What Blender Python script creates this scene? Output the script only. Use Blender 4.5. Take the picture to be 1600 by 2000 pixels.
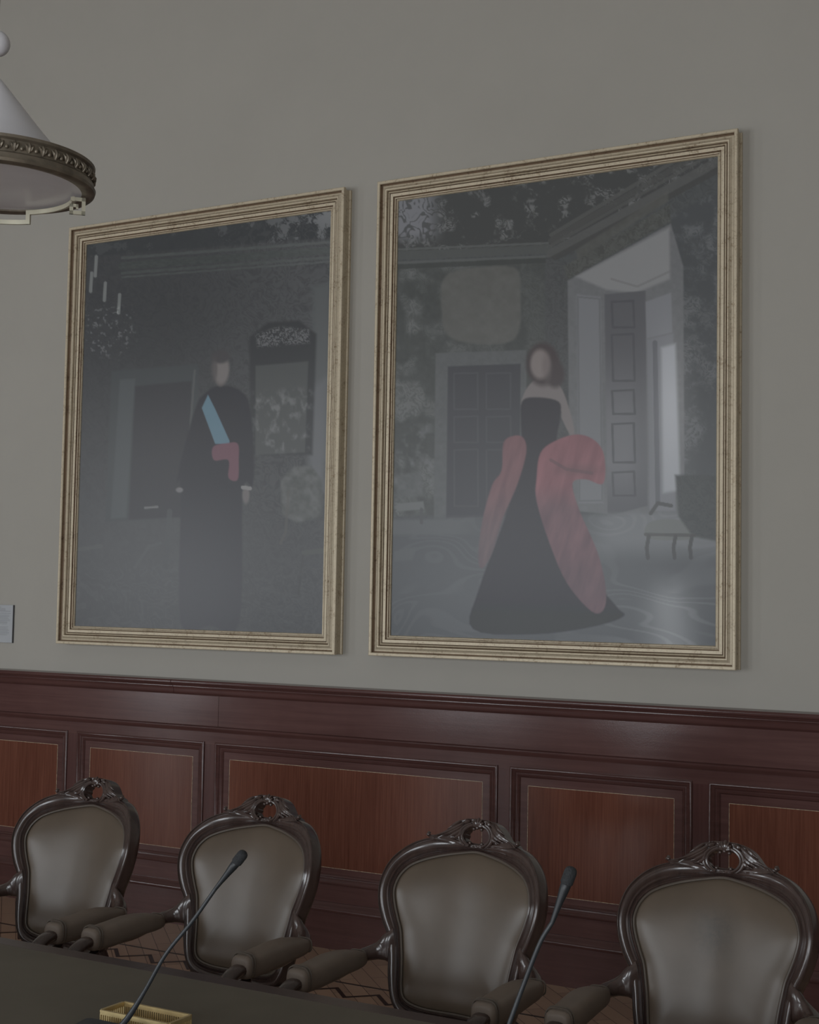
import bpy, math
import numpy as np
from mathutils import Vector, Matrix

C = bpy.context.scene
for o in list(bpy.data.objects):
    bpy.data.objects.remove(o)
COL = C.collection
PI = math.pi

# ------------------------------------------------------------------ camera, light, exposure
EYE = 1.745
yaw, pitch, roll = math.radians(-29.5906), math.radians(3.4559), math.radians(1.0105)
fwd = Vector((math.sin(yaw) * math.cos(pitch), math.cos(yaw) * math.cos(pitch), math.sin(pitch)))
rgt = Vector((math.cos(yaw), -math.sin(yaw), 0))
upv = rgt.cross(fwd)
r2 = rgt * math.cos(roll) + upv * math.sin(roll)
u2 = -rgt * math.sin(roll) + upv * math.cos(roll)
cd = bpy.data.cameras.new('camera')
cam = bpy.data.objects.new('camera', cd)
COL.objects.link(cam)
M = Matrix((r2, u2, -fwd)).transposed().to_4x4()
M.translation = Vector((0, 0, EYE))
cam.matrix_world = M
cd.sensor_fit = 'VERTICAL'
cd.sensor_height = 24.0
cd.lens = 2800.0 / 2000.0 * 24.0
cd.clip_end = 100
C.camera = cam

C.view_settings.view_transform = 'Standard'
C.view_settings.look = 'None'
C.view_settings.gamma = 1.0
C.view_settings.use_curve_mapping = False
C.view_settings.exposure = 0.0

W = bpy.data.worlds.new('world')
C.world = W
W.use_nodes = True
W.node_tree.nodes['Background'].inputs[0].default_value = (0.75, 0.85, 1.0, 1)
W.node_tree.nodes['Background'].inputs[1].default_value = 0.3

WY = 6.167            # the picture wall
FY = -4.0             # the window wall behind the camera
X0, X1, CEIL = -16.0, 4.0, 5.9
WINDOWS = [(-13.2, 0.9), (-8.35, 1.4), (-6.05, 1.3), (-1.6, 1.5), (1.6, 1.5)]
WZ0, WZ1 = 0.12, 3.3
WIN_POWER = [165, 145, 130, 145, 145]
for (wx, ww), pw in zip(WINDOWS, WIN_POWER):
    ld = bpy.data.lights.new('window_daylight', 'AREA')
    ld.shape = 'RECTANGLE'
    ld.size = ww - 0.12
    ld.size_y = WZ1 - WZ0 - 0.1
    ld.energy = pw
    ld.color = (0.90, 0.955, 1.0)
    lo = bpy.data.objects.new('window_daylight', ld)
    lo.location = (wx, FY - 0.18, (WZ0 + WZ1) / 2)
    lo.rotation_euler = (math.radians(90), 0, 0)      # -Z towards +Y
    lo.rotation_euler = (math.radians(-90), 0, 0)
    lo.rotation_euler = Vector((0, 1, 0)).to_track_quat('-Z', 'Z').to_euler()
    COL.objects.link(lo)

# ------------------------------------------------------------------ helpers
def s2l(c):
    c = np.asarray(c, float) / 255.0
    return np.where(c <= 0.04045, c / 12.92, ((c + 0.055) / 1.055) ** 2.4)

class MB:
    def __init__(s):
        s.v = []; s.f = []; s.m = []
    def add(s, v, f, m=0):
        b = len(s.v)
        s.v += [tuple(map(float, p)) for p in v]
        s.f += [tuple(i + b for i in q) for q in f]
        s.m += [m] * len(f) if isinstance(m, int) else list(m)
        return s
    def box(s, a, b, m=0):
        x0, y0, z0 = a; x1, y1, z1 = b
        v = [(x0,y0,z0),(x1,y0,z0),(x1,y1,z0),(x0,y1,z0),(x0,y0,z1),(x1,y0,z1),(x1,y1,z1),(x0,y1,z1)]
        return s.add(v, [(0,3,2,1),(4,5,6,7),(0,1,5,4),(1,2,6,5),(2,3,7,6),(3,0,4,7)], m)
    def loft(s, rings, closed=True, loop=False, cap=True, m=0, cap0=True):
        n = len(rings[0]); v = [p for r in rings for p in r]; f = []; R = len(rings)
        for i in range(R if loop else R - 1):
            a = i * n; b = ((i + 1) % R) * n
            for j in range(n if closed else n - 1):
                k = (j + 1) % n
                f.append((a + j, a + k, b + k, b + j))
        if cap and closed and not loop:
            if cap0: f.append(tuple(range(n - 1, -1, -1)))
            f.append(tuple((R - 1) * n + j for j in range(n)))
        return s.add(v, f, m)
    def tube(s, pts, rad, n=8, loop=False, m=0):
        P = [Vector(p) for p in pts]; N = len(P)
        if not hasattr(rad, '__len__'):
            rad = [rad] * N
        T = []
        for i in range(N):
            if loop:
                t = P[(i + 1) % N] - P[i - 1]
            else:
                t = P[min(i + 1, N - 1)] - P[max(i - 1, 0)]
            T.append(t.normalized() if t.length > 1e-9 else Vector((0, 0, 1)))
        u = T[0].orthogonal().normalized()
        rings = []
        for i in range(N):
            u = (u - T[i] * u.dot(T[i]))
            u = u.normalized() if u.length > 1e-6 else T[i].orthogonal().normalized()
            w = T[i].cross(u)
            rings.append([P[i] + (u * math.cos(2*PI*k/n) + w * math.sin(2*PI*k/n)) * rad[i] for k in range(n)])
        return s.loft(rings, loop=loop, m=m)
    def lathe(s, prof, c=(0, 0, 0), n=32, m=0):
        rings = []
        for r, z in prof:
            rings.append([(c[0] + max(r, 1e-4) * math.cos(2*PI*k/n), c[1] + max(r, 1e-4) * math.sin(2*PI*k/n), c[2] + z) for k in range(n)])
        return s.loft(rings, m=m)
    def ball(s, c, r, n=10, sc=(1, 1, 1), m=0):
        rings = []
        for i in range(1, n):
            a = PI * i / n
            rings.append([(c[0] + sc[0]*r*math.sin(a)*math.cos(2*PI*k/(n*2)), c[1] + sc[1]*r*math.sin(a)*math.sin(2*PI*k/(n*2)), c[2] - sc[2]*r*math.cos(a)) for k in range(n*2)])
        return s.loft(rings, m=m)
    def build(s, name, mats, parent=None, smooth=True, angle=40):
        me = bpy.data.meshes.new(name)
        me.from_pydata(s.v, [], s.f)
        for mm in (mats if isinstance(mats, (list, tuple)) else [mats]):
            me.materials.append(mm)
        me.polygons.foreach_set('material_index', s.m)
        me.update()
        if smooth:
            me.shade_smooth()
            me.set_sharp_from_angle(angle=math.radians(angle))
        o = bpy.data.objects.new(name, me)
        COL.objects.link(o)
        if parent:
            o.parent = parent
        return o

def empty(name, loc=(0, 0, 0), rz=0):
    o = bpy.data.objects.new(name, None)
    o.empty_display_size = 0.1
    o.location = loc
    o.rotation_euler = (0, 0, rz)
    COL.objects.link(o)
    return o

def tag(o, label=None, cat=None, group=None, kind=None):
    if label: o['label'] = label
    if cat: o['category'] = cat
    if group: o['group'] = group
    if kind: o['kind'] = kind
    return o

def spline(pts, per=6, closed=False):
    P = np.array(pts, float); n = len(P); out = []
    rng = range(n if closed else n - 1)
    for i in rng:
        if closed:
            a, b, c, d = P[(i-1) % n], P[i], P[(i+1) % n], P[(i+2) % n]
        else:
            b, c = P[i], P[i+1]
            a = P[i-1] if i > 0 else 2*b - c
            d = P[i+2] if i + 2 < n else 2*c - b
        for k in range(per):
            t = k / per
            out.append(0.5*((2*b) + (-a+c)*t + (2*a-5*b+4*c-d)*t*t + (-a+3*b-3*c+d)*t**3))
    if not closed:
        out.append(P[-1])
    return np.array(out)

# ------------------------------------------------------------------ materials
class NT:
    def __init__(s, name):
        s.m = bpy.data.materials.new(name); s.m.use_nodes = True
        s.t = s.m.node_tree; s.b = s.t.nodes['Principled BSDF']
    def n(s, typ, **kw):
        x = s.t.nodes.new(typ)
        for k, v in kw.items():
            if k.startswith('i_'):
                key = k[2:]; key = int(key) if key.isdigit() else key.replace('_', ' ')
                x.inputs[key].default_value = v
            else:
                setattr(x, k, v)
        return x
    def l(s, a, b):
        s.t.links.new(a, b)
    def set(s, **kw):
        for k, v in kw.items():
            s.b.inputs[k.replace('_', ' ')].default_value = v
        return s
    def coords(s, scale=(1, 1, 1), rot=(0, 0, 0)):
        tc = s.n('ShaderNodeTexCoord'); mp = s.n('ShaderNodeMapping')
        mp.inputs['Scale'].default_value = scale; mp.inputs['Rotation'].default_value = rot
        s.l(tc.outputs['Object'], mp.inputs['Vector'])
        return mp.outputs['Vector']
    def noise(s, vec, scale, detail=4, rough=0.55, dist=0):
        x = s.n('ShaderNodeTexNoise'); x.inputs['Scale'].default_value = scale
        x.inputs['Detail'].default_value = detail; x.inputs['Roughness'].default_value = rough
        x.inputs['Distortion'].default_value = dist
        s.l(vec, x.inputs['Vector']); return x.outputs['Fac']
    def ramp(s, fac, stops):
        x = s.n('ShaderNodeValToRGB'); e = x.color_ramp.elements
        while len(e) < len(stops): e.new(0.5)
        for q, (p, c) in zip(e, stops):
            q.position = p; q.color = (*c, 1)
        s.l(fac, x.inputs['Fac']); return x.outputs['Color']
    def bump(s, h, strength=0.2, dist=0.002):
        x = s.n('ShaderNodeBump'); x.inputs['Strength'].default_value = strength; x.inputs['Distance'].default_value = dist
        s.l(h, x.inputs['Height']); s.l(x.outputs['Normal'], s.b.inputs['Normal'])

def lin(c):
    return tuple(float(x) for x in s2l(c))

def mat_plain(name, c, rough=0.5, metal=0.0, var=0.12, scale=20, bump=0.0, spec=0.5, stretch=(1, 1, 1), coat=0.0):
    k = NT(name); v = k.coords(stretch)
    f = k.noise(v, scale)
    c = np.array(c)
    col = k.ramp(f, [(0.25, tuple(c * (1 - var))), (0.75, tuple(c * (1 + var)))])
    k.l(col, k.b.inputs['Base Color'])
    k.set(Roughness=rough, Metallic=metal)
    k.b.inputs['Specular IOR Level'].default_value = spec
    k.b.inputs['Coat Weight'].default_value = coat
    k.b.inputs['Coat Roughness'].default_value = 0.15
    if bump:
        k.bump(f, bump, 0.003)
    return k.m

def mat_wood(name, dark, light, axis='x', rough=0.3, bump=0.25, spec=0.5, gscale=1.0, coat=0.0, crough=0.12):
    k = NT(name)
    sc = {'x': (1.5, 40, 40), 'y': (40, 1.5, 40), 'z': (40, 40, 1.2)}[axis]
    v = k.coords(tuple(a * gscale for a in sc))
    f = k.noise(v, 1.0, 6, 0.6, 0.6)
    v2 = k.coords((3, 3, 3) if axis != 'z' else (5, 5, .8))
    f2 = k.noise(v2, 1.0, 3)
    mx = k.n('ShaderNodeMix'); mx.inputs[0].default_value = 0.4
    k.l(f, mx.inputs[2]); k.l(f2, mx.inputs[3])
    d, l = np.array(dark), np.array(light)
    col = k.ramp(mx.outputs[0], [(0.32, tuple(d)), (0.5, tuple((d + l) / 2)), (0.68, tuple(l))])
    k.l(col, k.b.inputs['Base Color'])
    k.set(Roughness=rough)
    k.b.inputs['Specular IOR Level'].default_value = spec
    k.b.inputs['Coat Weight'].default_value = coat
    k.b.inputs['Coat Roughness'].default_value = crough
    v3 = k.coords((1, 1, 1)); f3 = k.noise(v3, 160, 2)
    k.bump(f3, bump, 0.0012)
    return k.m

M = {}
M['paint'] = mat_plain('wall_paint', (0.392, 0.370, 0.332), 0.9, var=0.02, scale=3, spec=0.2)
M['ceil'] = mat_plain('ceiling_plaster', (0.55, 0.54, 0.51), 0.9, var=0.02, scale=3, spec=0.2)
M['mahog'] = mat_wood('mahogany_frame', (0.085, 0.040, 0.036), (0.128, 0.066, 0.060), 'x', 0.15, 0.12, 0.15)
M['mahog_v'] = mat_wood('mahogany_upright', (0.075, 0.033, 0.030), (0.112, 0.054, 0.049), 'z', 0.15, 0.12, 0.17)
M['mahog_mould'] = mat_wood('mahogany_moulding', (0.064, 0.028, 0.025), (0.104, 0.048, 0.043), 'x', 0.18, 0.1, 0.36)
M['mahog_panel'] = mat_wood('mahogany_panel_veneer', (0.100, 0.034, 0.022), (0.190, 0.074, 0.048), 'z', 0.12, 0.05, 0.16, gscale=3.0)
M['inlay'] = mat_plain('boxwood_inlay', (0.5, 0.41, 0.28), 0.45, var=0.6, scale=90)
M['chairwood'] = mat_wood('dark_polished_wood', (0.034, 0.0205, 0.0175), (0.068, 0.042, 0.035), 'z', 0.26, 0.06, 0.5, coat=0.45, crough=0.13)
M['leather'] = mat_plain('brown_leather', (0.100, 0.074, 0.053), 0.36, var=0.1, scale=9, spec=0.46)
M['leather_arm'] = mat_plain('arm_leather', (0.178, 0.140, 0.112), 0.5, var=0.1, scale=12, spec=0.4)
M['leather_trim'] = mat_plain('leather_welt', (0.10, 0.08, 0.064), 0.4, var=0.1, scale=30)
M['gilt'] = None
M['tableleather'] = mat_plain('table_leather', (0.125, 0.108, 0.080), 0.5, var=0.12, scale=4, spec=0.35)
M['tablewood'] = mat_wood('table_wood', (0.034, 0.019, 0.016), (0.060, 0.034, 0.029), 'x', 0.3, 0.1)
M['floor'] = None
M['black'] = mat_plain('black_plastic', (0.02, 0.022, 0.025), 0.45, var=0.1)
M['black_foam'] = mat_plain('black_foam', (0.026, 0.027, 0.029), 0.9, var=0.4, scale=300, bump=0.6)
M['gunmetal'] = mat_plain('dark_gooseneck', (0.03, 0.033, 0.037), 0.4, metal=0.0, var=0.1)
M['brass'] = mat_plain('gold_brass', (0.62, 0.48, 0.24), 0.4, metal=0.6, var=0.15, scale=40)
M['bronze'] = mat_plain('aged_bronze', (0.2, 0.17, 0.13), 0.45, metal=0.55, var=0.35, scale=30, bump=0.2)
M['brasspale'] = mat_plain('pale_brass', (0.46, 0.43, 0.33), 0.4, metal=0.3, var=0.1, scale=20)
M['glass'] = None
M['white'] = mat_plain('white_card', (0.40, 0.41, 0.43), 0.6, var=0.02)
M['text'] = mat_plain('grey_ink', (0.27, 0.28, 0.29), 0.7, var=0.02)
M['edge'] = mat_plain('dark_card_edge', (0.08, 0.08, 0.085), 0.6)

def mk_gilt(name, base, dirt, rough, metal):
    k = NT(name); v = k.coords((1, 1, 1))
    f = k.noise(v, 14, 6, 0.7); f2 = k.noise(v, 90, 4, 0.7)
    mx = k.n('ShaderNodeMix'); mx.inputs[0].default_value = 0.5
    k.l(f, mx.inputs[2]); k.l(f2, mx.inputs[3])
    col = k.ramp(mx.outputs[0], [(0.36, dirt), (0.47, base), (0.7, tuple(min(1, c * 1.15) for c in base))])
    k.l(col, k.b.inputs['Base Color'])
    k.set(Roughness=rough, Metallic=metal)
    k.bump(f2, 0.15, 0.002)
    return k.m
M['gilt'] = mk_gilt('worn_gilding', (0.55, 0.47, 0.345), (0.31, 0.225, 0.14), 0.5, 0.25)
M['gilt_dark'] = mk_gilt('rubbed_red_brown_bole_groove_shade', (0.19, 0.13, 0.085), (0.085, 0.05, 0.03), 0.6, 0.15)  # red-brown bole, darkened to paint in the shade of the frame grooves

k = NT('frosted_white_glass')
k.set(Roughness=0.35); k.b.inputs['Base Color'].default_value = (0.56, 0.55, 0.57, 1)
k.b.inputs['Transmission Weight'].default_value = 0.0
k.b.inputs['Subsurface Weight'].default_value = 0.0
f = k.noise(k.coords(), 12)
k.l(k.ramp(f, [(0.3, (0.62, 0.61, 0.635)), (0.7, (0.66, 0.65, 0.675))]), k.b.inputs['Base Color'])
M['glass'] = k.m

k = NT('parquet')
v = k.coords((1, 1, 1), (0, 0, PI / 4))
br = k.n('ShaderNodeTexBrick'); br.inputs['Scale'].default_value = 1.0
br.inputs['Brick Width'].default_value = 0.42; br.inputs['Row Height'].default_value = 0.075
br.inputs['Mortar Size'].default_value = 0.0015
br.inputs['Color1'].default_value = (0.35, 0.235, 0.17, 1); br.inputs['Color2'].default_value = (0.46, 0.315, 0.225, 1)
br.inputs['Mortar'].default_value = (0.015, 0.009, 0.007, 1)
k.l(v, br.inputs['Vector']); k.l(br.outputs['Color'], k.b.inputs['Base Color'])
k.set(Roughness=0.38)
M['floor'] = k.m

# ------------------------------------------------------------------ room shell
MB().box((X0 - .2, FY - .4, -.1), (X1 + .2, WY + .2, 0)).build('floor', M['floor'], smooth=False)['kind'] = 'structure'
MB().box((X0 - .2, FY - .4, CEIL), (X1 + .2, WY + .2, CEIL + .1)).build('ceiling', M['ceil'], smooth=False)['kind'] = 'structure'
MB().box((X0 - .2, WY, 0), (X1 + .2, WY + .2, CEIL)).build('wall_back', M['paint'], smooth=False)['kind'] = 'structure'
MB().box((X0 - .2, FY - .4, 0), (X0, WY, CEIL)).build('wall_left', M['paint'], smooth=False)['kind'] = 'structure'
MB().box((X1, FY - .4, 0), (X1 + .2, WY, CEIL)).build('wall_right', M['paint'], smooth=False)['kind'] = 'structure'
b = MB(); xs = X0
for wx, ww in WINDOWS:
    b.box((xs, FY - .2, 0), (wx - ww / 2, FY, CEIL)); xs = wx + ww / 2
    b.box((wx - ww / 2, FY - .2, WZ1), (wx + ww / 2, FY, CEIL)); b.box((wx - ww / 2, FY - .2, 0), (wx + ww / 2, FY, WZ0))
b.box((xs, FY - .2, 0), (X1, FY, CEIL))
b.build('wall_front', M['paint'], smooth=False)['kind'] = 'structure'
for i, (wx, ww) in enumerate(WINDOWS):
    f = MB()
    for a in (wx - ww / 2, wx - .03, wx + ww / 2 - .06):
        f.box((a, FY - .12, WZ0), (a + .06, FY - .06, WZ1))
    for z in (WZ0, WZ0 + 1.0, WZ0 + 2.1, WZ1 - .06):
        f.box((wx - ww / 2, FY - .11, z), (wx + ww / 2, FY - .07, z + .06))
    f.build('window_%d' % (i + 1), M['white'], smooth=False)['kind'] = 'structure'

# zigzag inlay border of the parquet
b = MB(); per = 0.2145; zw = 0.014
def zz(i): return -3.475 + per * .5 * i, (5.537 if i % 2 == 0 else 5.43)
for i in range(-40, 24):
    (xa, ya), (xb, yb) = zz(i), zz(i + 1)
    b.add([(xa, ya - zw, .001), (xb, yb - zw, .001), (xb, yb + zw, .001), (xa, ya + zw, .001)], [(0, 1, 2, 3)])
b.box((X0, 5.33, 0), (X1, 5.345, .001)); b.box((X0, 5.62, 0), (X1, 5.635, .001))
b.build('trim_3', mat_plain('dark_floor_inlay', (0.014, 0.008, 0.006), 0.35), smooth=False)['kind'] = 'structure'

# ------------------------------------------------------------------ wainscot (trim_1)
F0 = 6.152   # panel field
F1 = 6.138   # stiles and rails
WX0, WX1 = X0, X1
opens = []
pat = [(-5.59, -4.722), (-4.627, -2.994), (-2.906, -2.048), (-1.949, -.316)]
opens = [(-15.9, -14.55), (-14.455, -13.59), (-13.495, -11.86), (-11.765, -10.9), (-10.81, -9.175), (-9.08, -8.215), (-8.12 + .08, -7.413 + .0),
         (-7.318, -5.685)] + pat + [(-.221, .64), (.735, 2.368), (2.463, 3.33)]
ZB, ZT = 0.325, 0.958
wb = MB()
wb.box((WX0, F0, 0), (WX1, WY, 1.29))
wb.box((WX0, F1, ZT), (WX1, F0, 1.222))
wb.box((WX0, F1, 0), (WX1, F0, ZB))
xs = WX0
for a, c in opens:
    wb.box((xs, F1, ZB), (a, F0, ZT), 1); xs = c
wb.box((xs, F1, ZB), (WX1, F0, ZT), 1)
trim = wb.build('trim_1', [M['mahog'], M['mahog_v']], smooth=False)
trim['kind'] = 'structure'
def extrude_x(prof, x0, x1):
    return MB().loft([[(x0, y, z) for y, z in prof], [(x1, y, z) for y, z in prof]])
def seg(name, prof, cuts, mt, gap=.0012, smooth=True):
    for a, c in zip(cuts[:-1], cuts[1:]):
        extrude_x(prof, a + gap, c - gap).build(name, mt, trim, smooth)
capP = [(WY, 1.212), (6.130, 1.212), (6.127, 1.217), (6.122, 1.220), (6.119, 1.226), (6.119, 1.238), (6.116, 1.249), (6.110, 1.254), (6.110, 1.258), (6.104, 1.262), (6.101, 1.268), (6.094, 1.271), (6.092, 1.276), (6.092, 1.286), (6.096, 1.291), (WY, 1.295)]
seg('cap_moulding', capP, [WX0, -12.2, -8.6, -4.913, -1.2, WX1], M['mahog_mould'])
seg('frieze_board', [(F0, 1.05), (6.133, 1.05), (6.133, 1.213), (F0, 1.213)], [WX0, -11.9, -8.2, -4.621, -.9, WX1], M['mahog'], .0012, False)
railP = [(F0, 1.022), (6.128, 1.022), (6.126, 1.028), (6.122, 1.034), (6.119, 1.040), (6.119, 1.047), (6.123, 1.051), (6.133, 1.053), (F0, 1.053)]
seg('rail_moulding', railP, [WX0, WX1], M['mahog_mould'])
baseP = [(F0, .18), (6.116, .18), (6.112, .186), (6.112, .196), (6.118, .204), (6.122, .212), (6.130, .218), (6.132, .226), (F0, .228)]
seg('base_moulding', baseP, [WX0, WX1], M['mahog_mould'])
seg('plinth_board', [(F0, 0), (6.122, 0), (6.122, .183), (F0, .183)], [WX0, WX1], M['mahog_mould'], 0, False)
# mitred moulding round each opening: (inset, y)
mp = [(-.012, F1), (-.012, F1 - .006), (-.008, F1 - .009), (-.002, F1 - .009), (.002, F1 - .005), (.006, F1 - .003), (.012, F1 + .001), (.016, F1 + .006), (.022, F1 + .007), (.026, F1 + .004), (.030, F1 + .006), (.034, F1 + .010), (.037, F0)]
for a, c in opens:
    rings = [[(a + i, y, ZB + i) for i, y in mp], [(c - i, y, ZB + i) for i, y in mp], [(c - i, y, ZT - i) for i, y in mp], [(a + i, y, ZT - i) for i, y in mp]]
    MB().loft(rings, closed=False, loop=True, cap=False).build('panel_moulding', M['mahog_mould'], trim)
    q = .0755
    pn = MB().box((a + q, F0 - .0008, ZB + q - .008), (c - q, F0, ZT - q)).build('veneer_panel', M['mahog_panel'], trim, False)
    l = MB(); e = .0017
    l.box((a + q - e, F0 - .0014, ZB + q - .008 - e), (c - q + e, F0, ZB + q - .008)); l.box((a + q - e, F0 - .0014, ZT - q), (c - q + e, F0, ZT - q + e))
    l.box((a + q - e, F0 - .0014, ZB + q - .008), (a + q, F0, ZT - q)); l.box((c - q, F0 - .0014, ZB + q - .008), (c - q + e, F0, ZT - q))
    l.build('inlay_line', M['inlay'], pn, False)

# ------------------------------------------------------------------ framed pictures
prof = [(0, 0), (0, .012), (.006, .016), (.006, .055), (0, .060), (0, .078), (.003, .080), (.013, .080), (.016, .076), (.017, .062), (.022, .057), (.030, .059),
        (.037, .064), (.042, .069), (.047, .068), (.050, .060), (.052, .055), (.055, .060), (.059, .062), (.062, .058), (.063, .053), (.066, .057),
        (.080, .0555), (.082, .049), (.084, .046), (.088, .050), (.091, .049), (.093, .042), (.096, .0425), (.0995, .0445), (.1015, .040), (.102, .028)]
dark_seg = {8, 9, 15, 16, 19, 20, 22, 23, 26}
def frame_mesh(x0, x1, z0, z1):
    b = MB()
    for i in range(len(prof) - 1):
        (o0, d0), (o1, d1) = prof[i], prof[i + 1]
        v = []
        for o, d in ((o0, d0), (o1, d1)):
            v += [(x0 + o, -d, z0 + o), (x1 - o, -d, z0 + o), (x1 - o, -d, z1 - o), (x0 + o, -d, z1 - o)]
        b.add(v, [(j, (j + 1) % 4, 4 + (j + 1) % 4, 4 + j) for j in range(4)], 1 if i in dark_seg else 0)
    return b

# --- generic stand-in pictures, printed tone by tone on a fine grid
rs = np.random.RandomState(7)
LAT = rs.rand(256, 256)
def vnoise(x, y):
    xi = np.floor(x).astype(int); yi = np.floor(y).astype(int); fx = x - xi; fy = y - yi
    fx = fx * fx * (3 - 2 * fx); fy = fy * fy * (3 - 2 * fy)
    g = lambda a, b: LAT[a % 256, b % 256]
    return (g(xi, yi) * (1 - fx) + g(xi + 1, yi) * fx) * (1 - fy) + (g(xi, yi + 1) * (1 - fx) + g(xi + 1, yi + 1) * fx) * fy
def fbm(x, y, o=4):
    a = 0; w = 1; t = 0
    for i in range(o):
        a = a + w * vnoise(x * 2 ** i + 17 * i, y * 2 ** i + 31 * i); t += w; w *= .55
    return a / t
def sstep(a, b, x):
    t = np.clip((x - a) / (b - a + 1e-12), 0, 1); return t * t * (3 - 2 * t)
def curls(x, y, s=38, k=5):
    wx = fbm(x / s + 5, y / s + 9, 3); wy = fbm(x / s + 55, y / s + 39, 3)
    n = fbm(x / s + 2.2 * wx, y / s + 2.2 * wy, 3)
    return np.abs(np.sin(PI * k * n * 2))      # 0..1 curling contour lines
def poly_mask(X, Y, P, soft=1.5):
    P = np.array(P, float); inside = np.zeros(X.shape, bool); dist = np.full(X.shape, 1e9)
    n = len(P)
    for i in range(n):
        (xa, ya), (xb, yb) = P[i], P[(i + 1) % n]
        c = ((ya > Y) != (yb > Y)) & (X < (xb - xa) * (Y - ya) / (yb - ya + 1e-12) + xa)
        inside ^= c
        t = np.clip(((X - xa) * (xb - xa) + (Y - ya) * (yb - ya)) / ((xb - xa) ** 2 + (yb - ya) ** 2 + 1e-9), 0, 1)
        dist = np.minimum(dist, np.hypot(X - xa - t * (xb - xa), Y - ya - t * (yb - ya)))
    sd = np.where(inside, dist, -dist)
    return sstep(-soft, soft, sd)
class Canvas:
    def __init__(s, quad, nu, nv):
        u, v = np.meshgrid(np.linspace(0, 1, nu), np.linspace(0, 1, nv))
        s.u, s.v = u, v; s.nu, s.nv = nu, nv
        src = [(0, 0), (1, 0), (1, 1), (0, 1)]; A = []; bb = []
        for (a, b_), (x, y) in zip(src, quad):
            A.append([a, b_, 1, 0, 0, 0, -a * x, -b_ * x]); bb.append(x)
            A.append([0, 0, 0, a, b_, 1, -a * y, -b_ * y]); bb.append(y)
        h = np.linalg.solve(np.array(A), np.array(bb))
        w = h[6] * u + h[7] * v + 1
        s.X = (h[0] * u + h[1] * v + h[2]) / w; s.Y = (h[3] * u + h[4] * v + h[5]) / w
        s.img = np.zeros(u.shape + (3,))
    def fill(s, mask, col):
        col = np.asarray(col, float)
        if col.ndim == 1: col = col[None, None]
        s.img = s.img * (1 - mask[..., None]) + col * mask[..., None]
    def addv(s, mask, amt):
        s.img = s.img + (mask * amt)[..., None]
    def poly(s, P, col, soft=1.5, a=1.0):
        m = poly_mask(s.X, s.Y, smooth_poly(P) if soft < 0 else P, abs(soft)); s.fill(m * a, col); return m
    def line(s, pts, w, col, a=1.0):
        d = np.full(s.X.shape, 1e9)
        for (xa, ya), (xb, yb) in zip(pts[:-1], pts[1:]):
            t = np.clip(((s.X - xa) * (xb - xa) + (s.Y - ya) * (yb - ya)) / ((xb - xa) ** 2 + (yb - ya) ** 2 + 1e-9), 0, 1)
            d = np.minimum(d, np.hypot(s.X - xa - t * (xb - xa), s.Y - ya - t * (yb - ya)))
        s.fill(a * (1 - sstep(w * .5, w * .5 + 1.4, d)), col)
    def ell(s, c, r, col, soft=.2, a=1.0, rot=0):
        dx, dy = s.X - c[0], s.Y - c[1]
        ca, sa = math.cos(rot), math.sin(rot); dx, dy = dx * ca + dy * sa, -dx * sa + dy * ca
        q = np.hypot(dx / r[0], dy / r[1]); m = 1 - sstep(1 - soft, 1 + soft, q); s.fill(m * a, col); return m
def smooth_poly(P):
    return spline(P, 5, True)
def g3(v, dv=(0, 0, 2)):
    return np.stack([v + dv[0], v + dv[1], v + dv[2]], -1)

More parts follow.
